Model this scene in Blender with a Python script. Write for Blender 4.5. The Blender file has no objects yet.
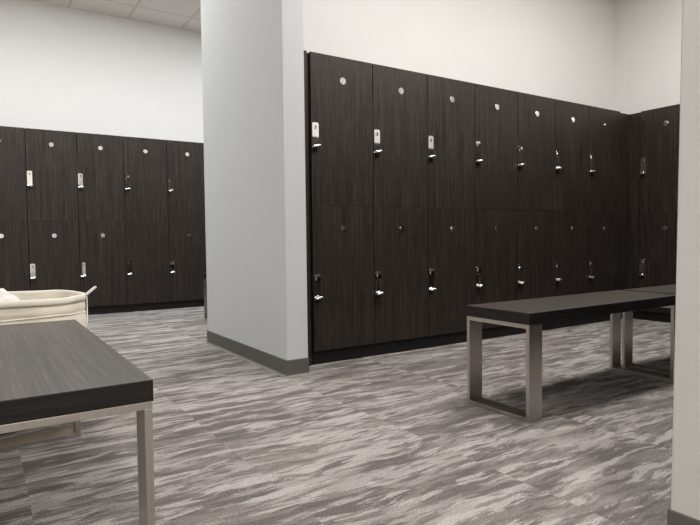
import bpy, bmesh, math, random
from mathutils import Vector, Matrix
random.seed(7)
scene = bpy.context.scene
COL = scene.collection

# ------------------------------------------------------------------ sizes
T = 1.934           # top of lockers
SEAM = .997         # joint between the two tiers
KICK = .087         # door bottom
CW = .4686          # locker column width
DEP = .42           # locker depth behind the door face
DT = .02            # door thickness
ZC = 3.37           # ceiling
YL = 3.535          # face of the far bank
XC = 3.435          # face of the return bank
PX0, PX1 = -.288, -.151   # partition thickness

# ------------------------------------------------------------------ materials
def new_mat(name):
    m = bpy.data.materials.new(name); m.use_nodes = True
    nt = m.node_tree; b = nt.nodes['Principled BSDF']
    return m, nt, b
def N(nt, t, **kw):
    n = nt.nodes.new(t)
    for k, v in kw.items():
        if k in n.inputs.keys(): n.inputs[k].default_value = v
        else: setattr(n, k, v)
    return n
def math_n(nt, op, a, b=None):
    n = nt.nodes.new('ShaderNodeMath'); n.operation = op
    for i, v in enumerate((a, b)):
        if v is None: continue
        if isinstance(v, (int, float)): n.inputs[i].default_value = v
        else: nt.links.new(v, n.inputs[i])
    return n.outputs[0]
def ramp(nt, fac, stops):
    r = nt.nodes.new('ShaderNodeValToRGB'); nt.links.new(fac, r.inputs[0])
    e = r.color_ramp.elements
    while len(e) < len(stops): e.new(.5)
    for i, (p, c) in enumerate(stops):
        e[i].position = p; e[i].color = (*c, 1)
    return r.outputs[0]
def bump(nt, b, h, strength, dist=.002):
    n = N(nt, 'ShaderNodeBump'); n.inputs['Strength'].default_value = strength; n.inputs['Distance'].default_value = dist
    nt.links.new(h, n.inputs['Height']); nt.links.new(n.outputs[0], b.inputs['Normal'])

def wood_mat(name, dark, light, rough, grain_axis, spec=.5):
    """espresso laminate, straight fine grain along grain_axis ('z', 'y' or 'x')"""
    m, nt, b = new_mat(name)
    tc = N(nt, 'ShaderNodeTexCoord'); oi = N(nt, 'ShaderNodeObjectInfo')
    sep = N(nt, 'ShaderNodeSeparateXYZ'); nt.links.new(tc.outputs['Object'], sep.inputs[0])
    x, y, z = sep.outputs
    if grain_axis == 'z': u, v, w = math_n(nt, 'ADD', x, y), z, y
    elif grain_axis == 'x': u, v, w = math_n(nt, 'ADD', y, z), x, z
    elif grain_axis == 'edge': u, v, w = z, math_n(nt, 'ADD', x, y), z
    else: u, v, w = math_n(nt, 'ADD', x, z), y, z
    off = math_n(nt, 'MULTIPLY', oi.outputs['Random'], 37.0)
    def layer(fu, fv, det):
        c = N(nt, 'ShaderNodeCombineXYZ')
        nt.links.new(math_n(nt, 'MULTIPLY', u, fu), c.inputs[0]); nt.links.new(math_n(nt, 'MULTIPLY', v, fv), c.inputs[1])
        nt.links.new(off, c.inputs[2])
        n = N(nt, 'ShaderNodeTexNoise'); n.inputs['Scale'].default_value = 1; n.inputs['Detail'].default_value = det
        n.inputs['Roughness'].default_value = .65
        nt.links.new(c.outputs[0], n.inputs['Vector']); return n.outputs['Fac']
    a = layer(135, 1.6, 3); d = layer(340, 7, 2)
    mix = math_n(nt, 'ADD', math_n(nt, 'MULTIPLY', a, .55), math_n(nt, 'MULTIPLY', d, .45))
    mid = tuple((p + q) / 2.5 for p, q in zip(dark, light))
    c = ramp(nt, mix, [(.38, dark), (.5, mid), (.64, light)])
    nt.links.new(c, b.inputs['Base Color'])
    b.inputs['Roughness'].default_value = rough; b.inputs['Specular IOR Level'].default_value = spec
    bump(nt, b, mix, .12, .001)
    return m
M_LOCK = wood_mat('espresso_laminate_vertical', (.0075, .0056, .0046), (.070, .053, .043), .47, 'z', .5)
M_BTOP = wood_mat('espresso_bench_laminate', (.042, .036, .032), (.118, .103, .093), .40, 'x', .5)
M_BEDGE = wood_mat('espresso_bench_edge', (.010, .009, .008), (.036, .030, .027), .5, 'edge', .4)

def plain(name, col, rough=.5, metal=0., spec=.5, noise=0., nscale=40):
    m, nt, b = new_mat(name)
    b.inputs['Roughness'].default_value = rough; b.inputs['Metallic'].default_value = metal
    b.inputs['Specular IOR Level'].default_value = spec
    tc = N(nt, 'ShaderNodeTexCoord')
    n = N(nt, 'ShaderNodeTexNoise'); n.inputs['Scale'].default_value = nscale; n.inputs['Detail'].default_value = 3
    nt.links.new(tc.outputs['Object'], n.inputs['Vector'])
    lo = tuple(max(0, c * (1 - noise)) for c in col); hi = tuple(min(1, c * (1 + noise)) for c in col)
    nt.links.new(ramp(nt, n.outputs['Fac'], [(.3, lo), (.7, hi)]), b.inputs['Base Color'])
    return m, nt, b, n
M_CARC = plain('locker_carcass_black', (.012, .0105, .0095), .55, noise=.1)[0]
M_KICK = plain('toe_kick_black', (.010, .009, .0085), .45, noise=.1)[0]
M_CHROME = plain('polished_chrome', (.93, .92, .90), .06, 1, noise=.01)[0]
M_PLATE = plain('polished_steel_plate', (.95, .94, .92), .035, 1, noise=.01)[0]
M_DISC = plain('satin_nickel_disc', (.80, .78, .74), .14, 1, noise=.04)[0]
M_HOLE_SHADOW = plain('keyhole_and_shadow_black', (.008, .008, .008), .4)[0]  # black of the keyhole, also used for the modelled knob shadow
M_BASE = plain('rubber_cove_base', (.135, .128, .118), .5, noise=.04)[0]
M_CAULK = plain('cove_base_toe', (.30, .29, .275), .5, noise=.04)[0]
def steel():
    m, nt, b = new_mat('brushed_stainless')
    tc = N(nt, 'ShaderNodeTexCoord'); mp = N(nt, 'ShaderNodeMapping'); mp.inputs['Scale'].default_value = (300, 300, 12)
    nt.links.new(tc.outputs['Object'], mp.inputs[0])
    n = N(nt, 'ShaderNodeTexNoise'); n.inputs['Scale'].default_value = 1; nt.links.new(mp.outputs[0], n.inputs['Vector'])
    nt.links.new(ramp(nt, n.outputs['Fac'], [(.3, (.55, .525, .49)), (.7, (.63, .60, .565))]), b.inputs['Base Color'])
    b.inputs['Metallic'].default_value = 1; b.inputs['Roughness'].default_value = .3
    return m
M_STEEL = steel()
def wall_mat(name, col):
    m, nt, b, n = plain(name, col, .75, spec=.25, noise=.012, nscale=3)
    t = N(nt, 'ShaderNodeTexNoise'); t.inputs['Scale'].default_value = 260; t.inputs['Detail'].default_value = 2
    g = N(nt, 'ShaderNodeNewGeometry'); nt.links.new(g.outputs['Position'], t.inputs['Vector'])
    bump(nt, b, t.outputs['Fac'], .08, .001)
    return m
M_WALL = wall_mat('white_wall_paint', (.80, .785, .765))
M_PART = wall_mat('grey_paint_cool_light_tint', (.605, .629, .640))  # partition grey, bluish tint stands in for cooler light
M_PART2 = wall_mat('grey_paint_warm_light_tint', (.645, .632, .615))  # same partition grey, warm tint stands in for warmer light

def carpet():
    m, nt, b = new_mat('streaked_carpet_tile')
    g = N(nt, 'ShaderNodeNewGeometry'); sep = N(nt, 'ShaderNodeSeparateXYZ'); nt.links.new(g.outputs['Position'], sep.inputs[0])
    x, y = sep.outputs[0], sep.outputs[1]
    S = .669
    ty = math_n(nt, 'DIVIDE', math_n(nt, 'ADD', y, 1.676 + 20 * S), S)
    tx = math_n(nt, 'DIVIDE', math_n(nt, 'ADD', x, .30 + 20 * S), S)
    cx, cy = math_n(nt, 'FLOOR', tx), math_n(nt, 'FLOOR', ty)
    cell = N(nt, 'ShaderNodeCombineXYZ'); nt.links.new(cx, cell.inputs[0]); nt.links.new(cy, cell.inputs[1])
    wn = N(nt, 'ShaderNodeTexWhiteNoise'); wn.noise_dimensions = '3D'; nt.links.new(cell.outputs[0], wn.inputs['Vector'])
    off = math_n(nt, 'MULTIPLY', wn.outputs['Value'], 60.0)
    # slow wobble makes the streaks drift off the tile axis a little
    wob = N(nt, 'ShaderNodeTexNoise'); wob.inputs['Scale'].default_value = 4.5; wob.inputs['Detail'].default_value = 1.5
    nt.links.new(g.outputs['Position'], wob.inputs['Vector'])
    yw = math_n(nt, 'ADD', y, math_n(nt, 'MULTIPLY', wob.outputs['Fac'], .06))
    def layer(fx, fy, det, dz, rough=.55):
        c = N(nt, 'ShaderNodeCombineXYZ')
        nt.links.new(math_n(nt, 'MULTIPLY', x, fx), c.inputs[0]); nt.links.new(math_n(nt, 'MULTIPLY', yw, fy), c.inputs[1])
        nt.links.new(math_n(nt, 'ADD', off, dz), c.inputs[2])
        n = N(nt, 'ShaderNodeTexNoise'); n.inputs['Scale'].default_value = 1; n.inputs['Detail'].default_value = det
        n.inputs['Roughness'].default_value = rough
        nt.links.new(c.outputs[0], n.inputs['Vector']); return n.outputs['Fac']
    # strokes: dark and light marks with crisp ragged edges over a middle grey pile
    def mask(fac, lo, hi):
        n = nt.nodes.new('ShaderNodeMapRange'); n.interpolation_type = 'SMOOTHSTEP'
        nt.links.new(fac, n.inputs[0]); n.inputs[1].default_value = lo; n.inputs[2].default_value = hi
        return n.outputs[0]
    def lerp(f, a, c_):
        n = nt.nodes.new('ShaderNodeMixRGB'); nt.links.new(f, n.inputs[0])
        for k, v in ((1, a), (2, c_)):
            if isinstance(v, tuple): n.inputs[k].default_value = (*v, 1)
            else: nt.links.new(v, n.inputs[k])
        return n.outputs[0]
    sp = N(nt, 'ShaderNodeTexNoise'); sp.inputs['Scale'].default_value = 170; sp.inputs['Detail'].default_value = 2; sp.inputs['Roughness'].default_value = .7
    nt.links.new(g.outputs['Position'], sp.inputs['Vector'])
    jit = math_n(nt, 'MULTIPLY', math_n(nt, 'SUBTRACT', sp.outputs['Fac'], .5), .10)
    def J(v): return math_n(nt, 'ADD', v, jit)
    big = J(layer(2.9, 17, 4, 0, .62)); lig = J(layer(3.0, 18, 4, 31.7, .62)); med = J(layer(2.0, 10, 3, 17.9, .6)); fine = J(layer(7, 42, 3, 11.3, .6))
    c = lerp(mask(med, .42, .58), (.240, .222, .212), (.375, .353, .340))
    c = lerp(math_n(nt, 'MULTIPLY', mask(big, .505, .575), .82), c, (.150, .137, .131))
    c = lerp(math_n(nt, 'MULTIPLY', mask(lig, .52, .585), .72), c, (.50, .477, .460))
    c = lerp(math_n(nt, 'MULTIPLY', mask(fine, .54, .60), .62), c, (.155, .143, .137))
    mix2 = sp.outputs['Fac']
    bc = nt.nodes.new('ShaderNodeMixRGB'); bc.blend_type = 'MULTIPLY'; bc.inputs[0].default_value = 1
    nt.links.new(c, bc.inputs[1]); nt.links.new(ramp(nt, sp.outputs['Fac'], [(.3, (.70, .70, .70)), (.7, (1.28, 1.28, 1.28))]), bc.inputs[2])
    c = bc.outputs[0]
    nt.links.new(c, b.inputs['Base Color'])
    b.inputs['Roughness'].default_value = .95; b.inputs['Specular IOR Level'].default_value = .12
    bump(nt, b, mix2, .35, .004)
    return m
M_CARPET = carpet()

def ceiling_mat():
    m, nt, b = new_mat('acoustic_ceiling_grid')
    g = N(nt, 'ShaderNodeNewGeometry'); sep = N(nt, 'ShaderNodeSeparateXYZ'); nt.links.new(g.outputs['Position'], sep.inputs[0])
    P = .62
    def edge(s, o):
        f = math_n(nt, 'FRACT', math_n(nt, 'DIVIDE', math_n(nt, 'ADD', s, o + 30 * P), P))
        d = math_n(nt, 'ABSOLUTE', math_n(nt, 'SUBTRACT', f, .5))
        return math_n(nt, 'GREATER_THAN', d, .5 - .013 / P)
    line = math_n(nt, 'MAXIMUM', edge(sep.outputs[0], .19), edge(sep.outputs[1], -3.54))
    n = N(nt, 'ShaderNodeTexNoise'); n.inputs['Scale'].default_value = 90; n.inputs['Detail'].default_value = 4
    nt.links.new(g.outputs['Position'], n.inputs['Vector'])
    tile = ramp(nt, n.outputs['Fac'], [(.35, (.76, .735, .70)), (.65, (.84, .815, .78))])
    mx = N(nt, 'ShaderNodeMixRGB'); nt.links.new(line, mx.inputs[0]); nt.links.new(tile, mx.inputs[1]); mx.inputs[2].default_value = (.66, .635, .60, 1)
    nt.links.new(mx.outputs[0], b.inputs['Base Color']); b.inputs['Roughness'].default_value = .9
    bump(nt, b, math_n(nt, 'SUBTRACT', n.outputs['Fac'], line), .3, .004)
    return m
M_CEIL = ceiling_mat()

def canvas_mat(name, col):
    m, nt, b, n = plain(name, col, .85, spec=.2, noise=.05, nscale=9)
    g = N(nt, 'ShaderNodeNewGeometry'); w = N(nt, 'ShaderNodeTexNoise'); w.inputs['Scale'].default_value = 24; w.inputs['Detail'].default_value = 4
    nt.links.new(g.outputs['Position'], w.inputs['Vector']); bump(nt, b, w.outputs['Fac'], .25, .006)
    return m
M_CANVAS = canvas_mat('natural_canvas', (.88, .80, .68))
M_CUFF = canvas_mat('natural_canvas_cuff', (.90, .84, .73))
M_TOWEL = canvas_mat('white_terry', (.85, .84, .82))
M_TUBE = plain('grey_metal_tube', (.36, .355, .345), .35, .8, noise=.03)[0]

# ------------------------------------------------------------------ mesh helpers
def box(bm, x0, x1, y0, y1, z0, z1, bev=0., mat=0, seg=2):
    v = [bm.verts.new((x, y, z)) for x in (x0, x1) for y in (y0, y1) for z in (z0, z1)]
    F = [(0, 1, 3, 2), (4, 6, 7, 5), (0, 4, 5, 1), (2, 3, 7, 6), (0, 2, 6, 4), (1, 5, 7, 3)]
    fs = [bm.faces.new([v[i] for i in f]) for f in F]
    for f in fs: f.material_index = mat
    if bev:
        es = list({e for f in fs for e in f.edges})
        r = bmesh.ops.bevel(bm, geom=es, offset=bev, segments=seg, affect='EDGES', profile=.5)
        for f in r['faces']: f.material_index = mat
def prism(bm, pts, d0, d1, axis='y', bev=0., mat=0):
    """extrude a 2-D outline (u,v) between d0 and d1 on axis: 'y' -> (u, d, v), 'x' -> (d, u, v), 'z' -> (u, v, d)"""
    def mk(p, d): return {'y': (p[0], d, p[1]), 'x': (d, p[0], p[1]), 'z': (p[0], p[1], d)}[axis]
    a = [bm.verts.new(mk(p, d0)) for p in pts]; b = [bm.verts.new(mk(p, d1)) for p in pts]
    n = len(pts); fs = [bm.faces.new(a), bm.faces.new(b[::-1])]
    for i in range(n): fs.append(bm.faces.new((a[i], b[i], b[(i + 1) % n], a[(i + 1) % n])))
    for f in fs: f.material_index = mat
    if bev:
        es = [e for e in fs[0].edges] + [e for e in fs[1].edges]
        r = bmesh.ops.bevel(bm, geom=es, offset=bev, segments=2, affect='EDGES')
        for f in r['faces']: f.material_index = mat
def rrect(cx, cz, w, h, r, n=6):
    out = []
    for sx, sz, a0 in ((1, 1, 0), (-1, 1, 90), (-1, -1, 180), (1, -1, 270)):
        for k in range(n + 1):
            a = math.radians(a0 + 90 * k / n)
            out.append((cx + sx * (w / 2 - r) + r * math.cos(a), cz + sz * (h / 2 - r) + r * math.sin(a)))
    return out
def circ(cx, cz, r, n=28): return [(cx + r * math.cos(2 * math.pi * k / n), cz + r * math.sin(2 * math.pi * k / n)) for k in range(n)]
def tube(bm, pts, r, n=10, mat=0, closed=False):
    pts = [Vector(p) for p in pts]; rings = []; N_ = len(pts); up = None
    for i, p in enumerate(pts):
        a = pts[(i - 1) % N_] if (i or closed) else p; c = pts[(i + 1) % N_] if (i < N_ - 1 or closed) else p
        t = (c - a).normalized()
        if up is None:
            up = t.orthogonal().normalized()
        up = (up - t * up.dot(t)).normalized(); s = t.cross(up)
        rr = r[i] if isinstance(r, (list, tuple)) else r
        rings.append([bm.verts.new(p + (up * math.cos(2 * math.pi * k / n) + s * math.sin(2 * math.pi * k / n)) * rr) for k in range(n)])
    for i in range(N_ if closed else N_ - 1):
        A, B = rings[i], rings[(i + 1) % N_]
        for k in range(n):
            f = bm.faces.new((A[k], A[(k + 1) % n], B[(k + 1) % n], B[k])); f.material_index = mat; f.smooth = True
    if not closed:
        bm.faces.new(rings[0][::-1]).material_index = mat; bm.faces.new(rings[-1]).material_index = mat
def obj(name, bm, mats, parent=None, smooth=False, kind=None, label=None):
    bmesh.ops.recalc_face_normals(bm, faces=bm.faces[:])
    me = bpy.data.meshes.new(name); bm.to_mesh(me); bm.free()
    if not isinstance(mats, (list, tuple)): mats = [mats]
    for m in mats: me.materials.append(m)
    if smooth:
        for p in me.polygons: p.use_smooth = True
    o = bpy.data.objects.new(name, me); COL.objects.link(o)
    if parent: o.parent = parent
    if kind: o['kind'] = kind
    if label: o['label'] = label
    return o
def thing(name, label, cat, loc=(0, 0, 0), rz=0, group=None):
    o = bpy.data.objects.new(name, None); COL.objects.link(o); o.empty_display_size = .1
    o.location = loc; o.rotation_euler = (0, 0, rz); tag(o, label, cat, group); return o
def tag(o, label, cat, group=None):
    o['label'] = label; o['category'] = cat
    if group: o['group'] = group
def kids(o): return [c for c in COL.objects if c.parent == o]
def dup(o, loc, rz, label, group, parent=None, top=True):
    c = o.copy(); COL.objects.link(c)
    if top:
        c.location = loc; c.rotation_euler = (0, 0, rz); tag(c, label, o['category'], group)
    else: c.parent = parent
    for k in kids(o): dup(k, None, None, None, None, c, False)
    return c

# ------------------------------------------------------------------ setting
def struct(name, boxes, mat, bev=0.):
    bm = bmesh.new()
    for b in boxes: box(bm, *b, bev=bev)
    return obj(name, bm, mat, kind='structure')
XW0, XW1, YW0, YW1 = -4.6, XC + .44, -6.2, YL + .43
struct('floor', [(XW0, XW1, YW0, YW1, -.1, 0)], M_CARPET)
struct('ceiling', [(XW0 - .1, XW1 + .1, YW0 - .1, YW1 + .1, ZC, ZC + .1)], M_CEIL)
struct('wall_north', [(XW0, XW1, YW1, YW1 + .1, -.1, ZC)], M_WALL)
struct('wall_south', [(XW0, XW1, YW0 - .1, YW0, -.1, ZC)], M_WALL)
struct('wall_east', [(XW1, XW1 + .1, YW0, YW1, -.1, ZC)], M_WALL)
struct('wall_west', [(XW0 - .1, XW0, YW0, YW1, -.1, ZC)], M_WALL)
# wall carrying the right hand bank, and its pale grey end partition
struct('wall_middle', [(PX1, XW1, .435, .53, 0, ZC)], M_WALL)
PY0, PY1 = -.186, 1.150
struct('wall_partition', [(PX0, PX1, PY0, PY1, 0, ZC)], M_PART, .003)
def coved_base(name, x0, x1, y0, y1, h=.1):
    """rubber cove base wrapping a wall end: upright strip with a small flared toe"""
    bm = bmesh.new(); t = .004
    def strip(px, py, qx, qy, nx, ny):
        prof = [(0, 0), (.013, 0), (.0125, .003), (t + .003, .012), (t, .022), (t, h - .003), (t - .002, h), (0, h)]
        al = Vector((qx - px, qy - py)).normalized()     # mitred corners
        A = [bm.verts.new((px + nx * d - al.x * d, py + ny * d - al.y * d, z)) for d, z in prof]; B = [bm.verts.new((qx + nx * d + al.x * d, qy + ny * d + al.y * d, z)) for d, z in prof]
        n = len(prof)
        for i in range(n):
            f = bm.faces.new((A[i], B[i], B[(i + 1) % n], A[(i + 1) % n])); f.material_index = 1 if i in (1, 2) else 0
        bm.faces.new(A); bm.faces.new(B)
    strip(x0, y0, x0, y1, -1, 0); strip(x1, y0, x1, y1, 1, 0)
    strip(x0, y0, x1, y0, 0, -1); strip(x0, y1, x1, y1, 0, 1)
    return obj(name, bm, [M_BASE, M_CAULK], kind='structure')
coved_base('baseboard_partition', PX0, PX1, PY0, PY1)
# near partition on the right: same plane, its far end is seen
RX0, RX1, RYB, RYT = -.308, -.171, -2.343, -2.343
RYTOP = -2.343 + .0
bm = bmesh.new()
slant = -.009*3.37      # the plastered edge is a touch out of plumb
pts = [(-6.2, 0), (RYB, 0), (RYB + slant, ZC), (-6.2, ZC)]
prism(bm, pts, RX0, RX1, 'x', .003)
obj('wall_entrance', bm, M_PART2, kind='structure')
coved_base('baseboard_entrance', RX0, RX1, -6.2, RYB)
struct('wall_inner', [(RX1, XW1, -2.53 - .53, -2.53 - .435, 0, ZC)], M_WALL)
# fillers at the bank ends and at the inside corner
bm = bmesh.new(); box(bm, PX1, -.030, .0, .02, 0, T); box(bm, PX1, -.010, .02, .04, 0, T - .003); obj('trim_1', bm, M_LOCK, kind='structure')
bm = bmesh.new()
box(bm, 7 * CW + .002, XC + DT, .02, .04, KICK, T - .003); box(bm, XC + DT, XC + DT + .02, -.100, .02, KICK, T - .003)
obj('trim_2', bm, M_LOCK, kind='structure')
bm = bmesh.new()
box(bm, 7 * CW + .002, XC + .02, .018, .03, 0, KICK); box(bm, XC + .018, XC + .03, -.100, .018, 0, KICK)
obj('trim_3', bm, M_KICK, kind='structure')

# ------------------------------------------------------------------ lockers
def make_column(label, group):
    """two-tier locker unit: origin at the floor, front left corner of the door face; doors face -Y"""
    t = thing('locker', label, 'locker', group=group)
    bm = bmesh.new(); w = CW
    box(bm, .0015, .0195, DT + .001, DEP, KICK - .02, T - .003); box(bm, w - .0195, w - .0015, DT + .001, DEP, KICK - .02, T - .003)
    box(bm, .0195, w - .0195, DT + .004, DEP, T - .023, T - .003); box(bm, .0195, w - .0195, DT + .004, DEP, SEAM - .009, SEAM + .009)
    box(bm, .0195, w - .0195, DT + .004, DEP, KICK - .02, KICK); box(bm, .0195, w - .0195, DEP - .01, DEP, KICK, T - .023)
    obj('body', bm, M_CARC, t)
    bm = bmesh.new(); box(bm, 0.0005, w - .0005, .018, .036, 0, KICK - .02); obj('toe_kick', bm, M_KICK, t)
    gap = .0022
    for z0, z1 in ((SEAM + gap / 2, T), (KICK, SEAM - gap / 2)):
        bm = bmesh.new(); box(bm, gap, w - gap, 0, DT, z0, z1, .0012)
        d = obj('door', bm, M_LOCK, t)
        # number disc, a dished ring
        zc = z1 - .148 if z1 > 1.5 else z1 - .144
        bm = bmesh.new()
        prism(bm, circ(w / 2, zc, .0225), -.0045, 0, 'y', .0012)
        prism(bm, circ(w / 2, zc, .0155), -.0052, -.004, 'y', .0003, 1)
        prism(bm, circ(w / 2 , zc, .006), -.0062, -.005, 'y', .0003, 0)
        obj('number_disc', bm, [M_DISC, M_DISC2], d)
        # long polished plate with a keyhole
        pt = z1 - .427; px = .029
        bm = bmesh.new()
        prism(bm, rrect(px, pt - .08, .046, .16, .011), -.005, 0, 'y', .0012)
        prism(bm, circ(px, pt - .030, .0125), -.0085, -.004, 'y', .001)
        prism(bm, circ(px, pt - .027, .0055, 16), -.0092, -.008, 'y', 0, 1)
        prism(bm, [(px - .003, pt - .042), (px + .003, pt - .042), (px + .0025, pt - .028), (px - .0025, pt - .028)], -.0091, -.008, 'y', 0, 1)
        obj('lock_plate', bm, [M_PLATE, M_HOLE_SHADOW], d)
        # little chrome turn-knob with a waved grip
        zk = pt - .146
        bm = bmesh.new()
        prism(bm, circ(px, zk, .010, 20), -.022, -.004, 'y', .001)
        P_, R_ = [], []
        for k in range(13):
            s = k / 12 * 2 - 1
            P_.append((px + .026 * s, -.028 - .004 * math.cos(s * 3), zk + .0045 * math.sin(s * 3.0))); R_.append(.0062 + .0035 * abs(s) ** 1.5 - (.004 if k in (0, 12) else 0))
        tube(bm, P_, R_, 12)
        obj('handle', bm, M_CHROME, d)
        bm = bmesh.new()
        prism(bm, [(px - .015, zk - .030), (px + .015, zk - .030), (px + .019, zk - .010), (px - .019, zk - .010)], -.012, 0, 'y', .002)
        obj('knob_shadow', bm, M_HOLE_SHADOW, d)  # black wedge standing in for the shadow under the knob
    return t
M_DISC2 = plain('disc_face', (.88, .86, .82), .07, 1, noise=.04)[0]
ORD = ['first', 'second', 'third', 'fourth', 'fifth', 'sixth', 'seventh']
G1 = 'lockers along the wall behind the steel-legged bench'
BX = -.006
first = make_column('dark two-door locker standing directly beside the pale partition, first of the near bank', G1)
for i in range(1, 7):
    lab = {1: 'dark two-door locker second from the pale partition in the near bank',
           2: 'dark two-door locker third from the pale partition in the near bank',
           3: 'dark two-door locker fourth from the pale partition, just behind the end of the bench',
           4: 'dark two-door locker fifth from the partition, third from the inside corner',
           5: 'dark two-door locker sixth from the partition, second from the inside corner',
           6: 'dark two-door locker last of the near bank, next to the inside corner'}[i]
    dup(first, (i * CW + BX, 0, 0), 0, lab, G1)
first.location.x = BX
# return bank, doors facing -X
G2 = 'lockers on the return wall'
for i in range(5):
    dup(first, (XC, -.1008 - i * CW, 0), -math.pi / 2,
        ['dark two-door locker on the return wall, beside the inside corner',
         'dark two-door locker second along the return wall from the corner',
         'dark two-door locker third along the return wall from the corner',
         'dark two-door locker fourth along the return wall from the corner',
         'dark two-door locker fifth along the return wall from the corner'][i], G2)
# far bank across the left bay
G3 = 'lockers of the far bank'
L0 = -1.3025
for i, k in enumerate(range(-1, 5)):
    dup(first, (L0 + k * CW, YL, 0), 0,
        ['dark two-door far locker cut by the left edge, above the white towel',
         'dark two-door far locker behind the canvas hamper, second from the left edge',
         'dark two-door far locker third from the left edge, with bright lock plate',
         'dark two-door far locker fourth from the left, two before the partition hides the bank',
         'dark two-door far locker half hidden by the pale partition',
         'dark two-door far locker wholly behind the pale partition'][i], G3)
# banks that back on to these or face them; the polished plates mirror them
G4 = 'lockers facing the near bank'
for i in range(7):
    dup(first, ((i + 1) * CW, -2.53, 0), math.pi, 'dark two-door locker facing the near bank, %s from the entrance wall' % ORD[i], G4)
G5 = 'lockers on the back of the middle wall'
for i in range(4):
    dup(first, ((i + 1) * CW, .964, 0), math.pi, 'dark two-door locker on the back of the middle wall, %s from the partition' % ORD[i], G5)

# ------------------------------------------------------------------ benches
BH, BT, BWD = .468, .05, .372
def make_bench(L, label, group, name='bench'):
    """origin at the floor under the front left corner; runs along +X, front at y=0"""
    t = thing(name, label, 'bench', group=group)
    bm = bmesh.new(); box(bm, 0, L, 0, BWD, BH - BT, BH, .0015)
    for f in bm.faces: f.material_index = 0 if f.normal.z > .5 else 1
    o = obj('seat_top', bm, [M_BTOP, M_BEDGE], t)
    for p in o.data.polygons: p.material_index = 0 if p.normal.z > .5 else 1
    fw, ft, H = .084, .018, BH - BT - .0005
    for x0 in (.002, L - .002 - fw):
        bm = bmesh.new()
        a, b_ = .003, BWD - .003
        box(bm, x0, x0 + fw, a, b_, H - ft, H, .0012); box(bm, x0, x0 + fw, a, b_, 0, ft, .0012)
        box(bm, x0, x0 + fw, a, a + ft, ft - .0005, H - ft + .0005, .0012); box(bm, x0, x0 + fw, b_ - ft, b_, ft - .0005, H - ft + .0005, .0012)
        obj('leg_frame', bm, M_STEEL, t)
    return t
GB = 'steel-framed benches'
BL = 1.244
bench = make_bench(BL, 'dark-topped bench on wide steel loop legs standing before the near lockers, fully in view', GB)
bench.location = (.182, -1.504, 0)
dup(bench, (1.462, -1.504, 0), 0, 'dark-topped bench continuing in line behind the first, mostly hidden by the near grey wall', GB)
dup(bench, (-1.416, -1.737, 0), math.pi / 2, 'nearest dark-topped bench, its long top running back to the cream canvas hamper', GB)
dup(bench, (.125, 2.07, 0), 0, 'bench behind the pale partition of which only one thin steel leg shows', GB)

# ------------------------------------------------------------------ canvas hamper
HX, HY = -1.625, -.135
hamper = thing('laundry_hamper', 'cream canvas laundry hamper on a folding tube frame behind the near bench', 'hamper', (HX, HY, 0))
A_, B_ = .296, .285
def ring_pt(a, rx, ry, e=2.6):
    c, s = math.cos(a), math.sin(a)
    return (rx * math.copysign(abs(c) ** (2 / e), c), ry * math.copysign(abs(s) ** (2 / e), s))
rnd = random.Random(3)
ph = [rnd.uniform(0, 6.28) for _ in range(8)]
def wob(a, z): return .006 * math.sin(3 * a + ph[0] + z * 9) + .005 * math.sin(7 * a + ph[1] - z * 14) + .003 * math.sin(13 * a + ph[2] + z * 22)
def loft(prof, n=96, amp=1., zamp=.0, closed_bottom=False):
    bm = bmesh.new(); rings = []
    for s, z in prof:
        R = []
        for k in range(n):
            a = 2 * math.pi * k / n; w = wob(a, z) * amp
            x, y = ring_pt(a, A_ * s + w, B_ * s + w)
            R.append(bm.verts.new((x, y, z + zamp * math.sin(2 * a + ph[3]) + zamp * .6 * math.sin(5 * a + ph[4]))))
        rings.append(R)
    for i in range(len(rings) - 1):
        for k in range(n): bm.faces.new((rings[i][k], rings[i][(k + 1) % n], rings[i + 1][(k + 1) % n], rings[i + 1][k]))
    if closed_bottom: bm.faces.new(rings[-1])
    return bm
# outer wall down to the floor and back up inside
bag = [(.955, .535), (.985, .53), (.98, .522), (.988, .515), (1.006, .500), (1.0, .484), (.982, .474), (.996, .464), (1.01, .43), (1.0, .35), (.97, .25), (.93, .12), (.90, .06), (.85, .045), (.4, .045), (.05, .045)]
obj('canvas_bag', loft(bag, closed_bottom=True), M_CANVAS, hamper, smooth=True)
cuff = [(.93, .40), (.95, .50), (.955, .535), (.962, .546), (.985, .550), (1.008, .546), (1.02, .538), (1.018, .528), (1.006, .522), (.985, .524)]
obj('folded_cuff', loft(cuff, amp=.8, zamp=.003), M_CUFF, hamper, smooth=True)
bm = bmesh.new()
R = []
for k in range(80):
    a = 2 * math.pi * k / 80; w = wob(a, .474)
    x, y = ring_pt(a, A_ * .992 + w, B_ * .992 + w); R.append((x, y, .474 + .004 * math.sin(4 * a)))
tube(bm, R, .0035, 8, closed=True)
obj('seam_cord', bm, M_CUFF, hamper)
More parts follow.
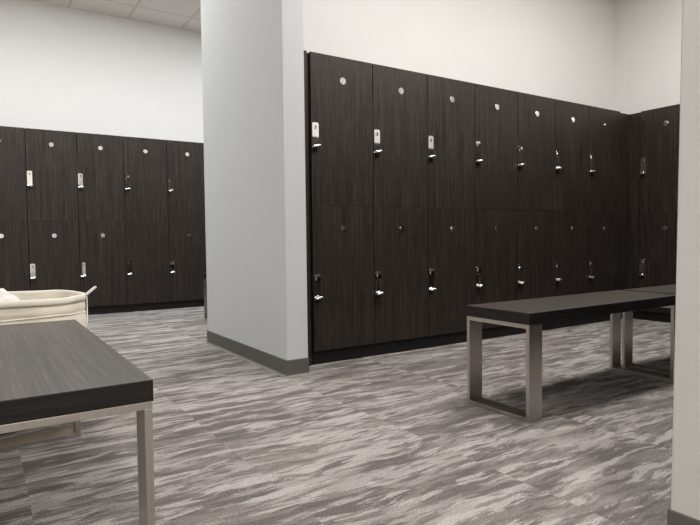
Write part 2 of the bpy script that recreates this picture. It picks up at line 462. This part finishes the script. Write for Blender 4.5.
for s in (-1, 1):      # side frames: post, foot and a short grip standing proud of the rim
    bm = bmesh.new(); x = A_ - .004
    tube(bm, [(s * x, -.10, .545), (s * x, -.10, .06), (s * x, -.104, .03), (s * x, -.13, .008), (s * x, -.20, .008)], .0055, 10)
    tube(bm, [(s * x, .10, .545), (s * x, .10, .06), (s * x, .104, .03), (s * x, .13, .008), (s * x, .26, .008)], .0055, 10)
    tube(bm, [(s * x, -.10, .30), (s * x, .10, .30)], .0045, 10)
    tube(bm, [(s * x, -.10, .12), (s * x, .10, .12)], .0045, 10)
    fr = obj('frame_leg', bm, M_TUBE, hamper)
    bm = bmesh.new()
    tube(bm, [(s * (A_ - .03), -.085, .530), (s * (A_ + .004), -.08, .549), (s * (A_ + .036), -.075, .574), (s * (A_ + .043), -.074, .578)], [.0065, .0065, .0065, .004], 12)
    obj('grip', bm, M_TOWEL, fr)
towel_bm = bmesh.new()
bmesh.ops.create_icosphere(towel_bm, subdivisions=4, radius=1)
for v in towel_bm.verts:
    p = v.co; n_ = .12 * math.sin(5 * p.x + 1) * math.cos(6 * p.y) + .08 * math.sin(11 * p.y + 3 * p.z) + .05 * math.sin(17 * p.x + 9 * p.z)
    v.co = Vector((p.x * .15, p.y * .15, p.z * .115 if p.z > 0 else p.z * .06)) * (1 + n_)
tw = obj('towel', towel_bm, M_TOWEL, smooth=True)
tw.location = (HX - .085, HY - .02, .462)
tag(tw, 'crumpled white towel heaped inside the canvas hamper', 'towel')

# ------------------------------------------------------------------ lights
def area(name, loc, sx, sy, power, col):
    l = bpy.data.lights.new(name, 'AREA'); l.shape = 'RECTANGLE'; l.size = sx; l.size_y = sy; l.energy = power; l.color = col
    o = bpy.data.objects.new(name, l); COL.objects.link(o); o.location = loc; return o
WARM, WARM2, NEUT, COOL = (1.0, .955, .90), (1.0, .97, .935), (1.0, .985, .965), (.965, .985, 1.0)
for x in (.75, 2.35): area('bay_lamp', (x, -1.25, ZC - .02), 1.2, .6, 47, WARM2)
for x in (-2.4, -.8, .9, 2.4): area('far_bay_lamp', (x, 2.25, ZC - .02), 1.2, .6, 34, COOL)
for y, p_ in ((-4.6, 100), (-1.6, 10)): area('aisle_lamp', (-1.9, y, ZC - .02), .6, 1.2, p_, WARM2)
up_ = area('ceiling_fill_light', (-1.3, 1.3, ZC - .35), 1.2, .6, 22, WARM); up_.rotation_euler = (math.pi, 0, 0)  # unseen fill light added to brighten the ceiling, no fixture hangs here

w = bpy.data.worlds.new('world'); scene.world = w; w.use_nodes = True
w.node_tree.nodes['Background'].inputs[0].default_value = (.5, .5, .5, 1); w.node_tree.nodes['Background'].inputs[1].default_value = .1

# ------------------------------------------------------------------ camera
yaw, pitch, roll, fpx = -.57929, -.04204, -.010856, 571.40
fwd = Vector((-math.sin(yaw) * math.cos(pitch), math.cos(yaw) * math.cos(pitch), math.sin(pitch)))
right = Vector((math.cos(yaw), math.sin(yaw), 0)); up = right.cross(fwd)
c, s = math.cos(roll), math.sin(roll)
r2 = right * c + up * s; u2 = up * c - right * s
M = Matrix((r2, u2, -fwd)).transposed().to_4x4(); M.translation = Vector((-1.75033, -3.08733, .79001))
cam = bpy.data.cameras.new('camera'); cam.sensor_fit = 'HORIZONTAL'; cam.sensor_width = 36; cam.lens = 36 * fpx / 700; cam.clip_start = .02
co = bpy.data.objects.new('camera', cam); COL.objects.link(co); co.matrix_world = M; scene.camera = co
vs = scene.view_settings; vs.view_transform = 'Standard'; vs.look = 'None'; vs.exposure = 0; vs.gamma = 1
vs.use_curve_mapping = True      # gentle toe, like the phone's tone curve
cv = vs.curve_mapping.curves[3]
for px_, py_ in ((.03, .0225), (.14, .128), (.45, .47)): cv.points.new(px_, py_)
vs.curve_mapping.update()
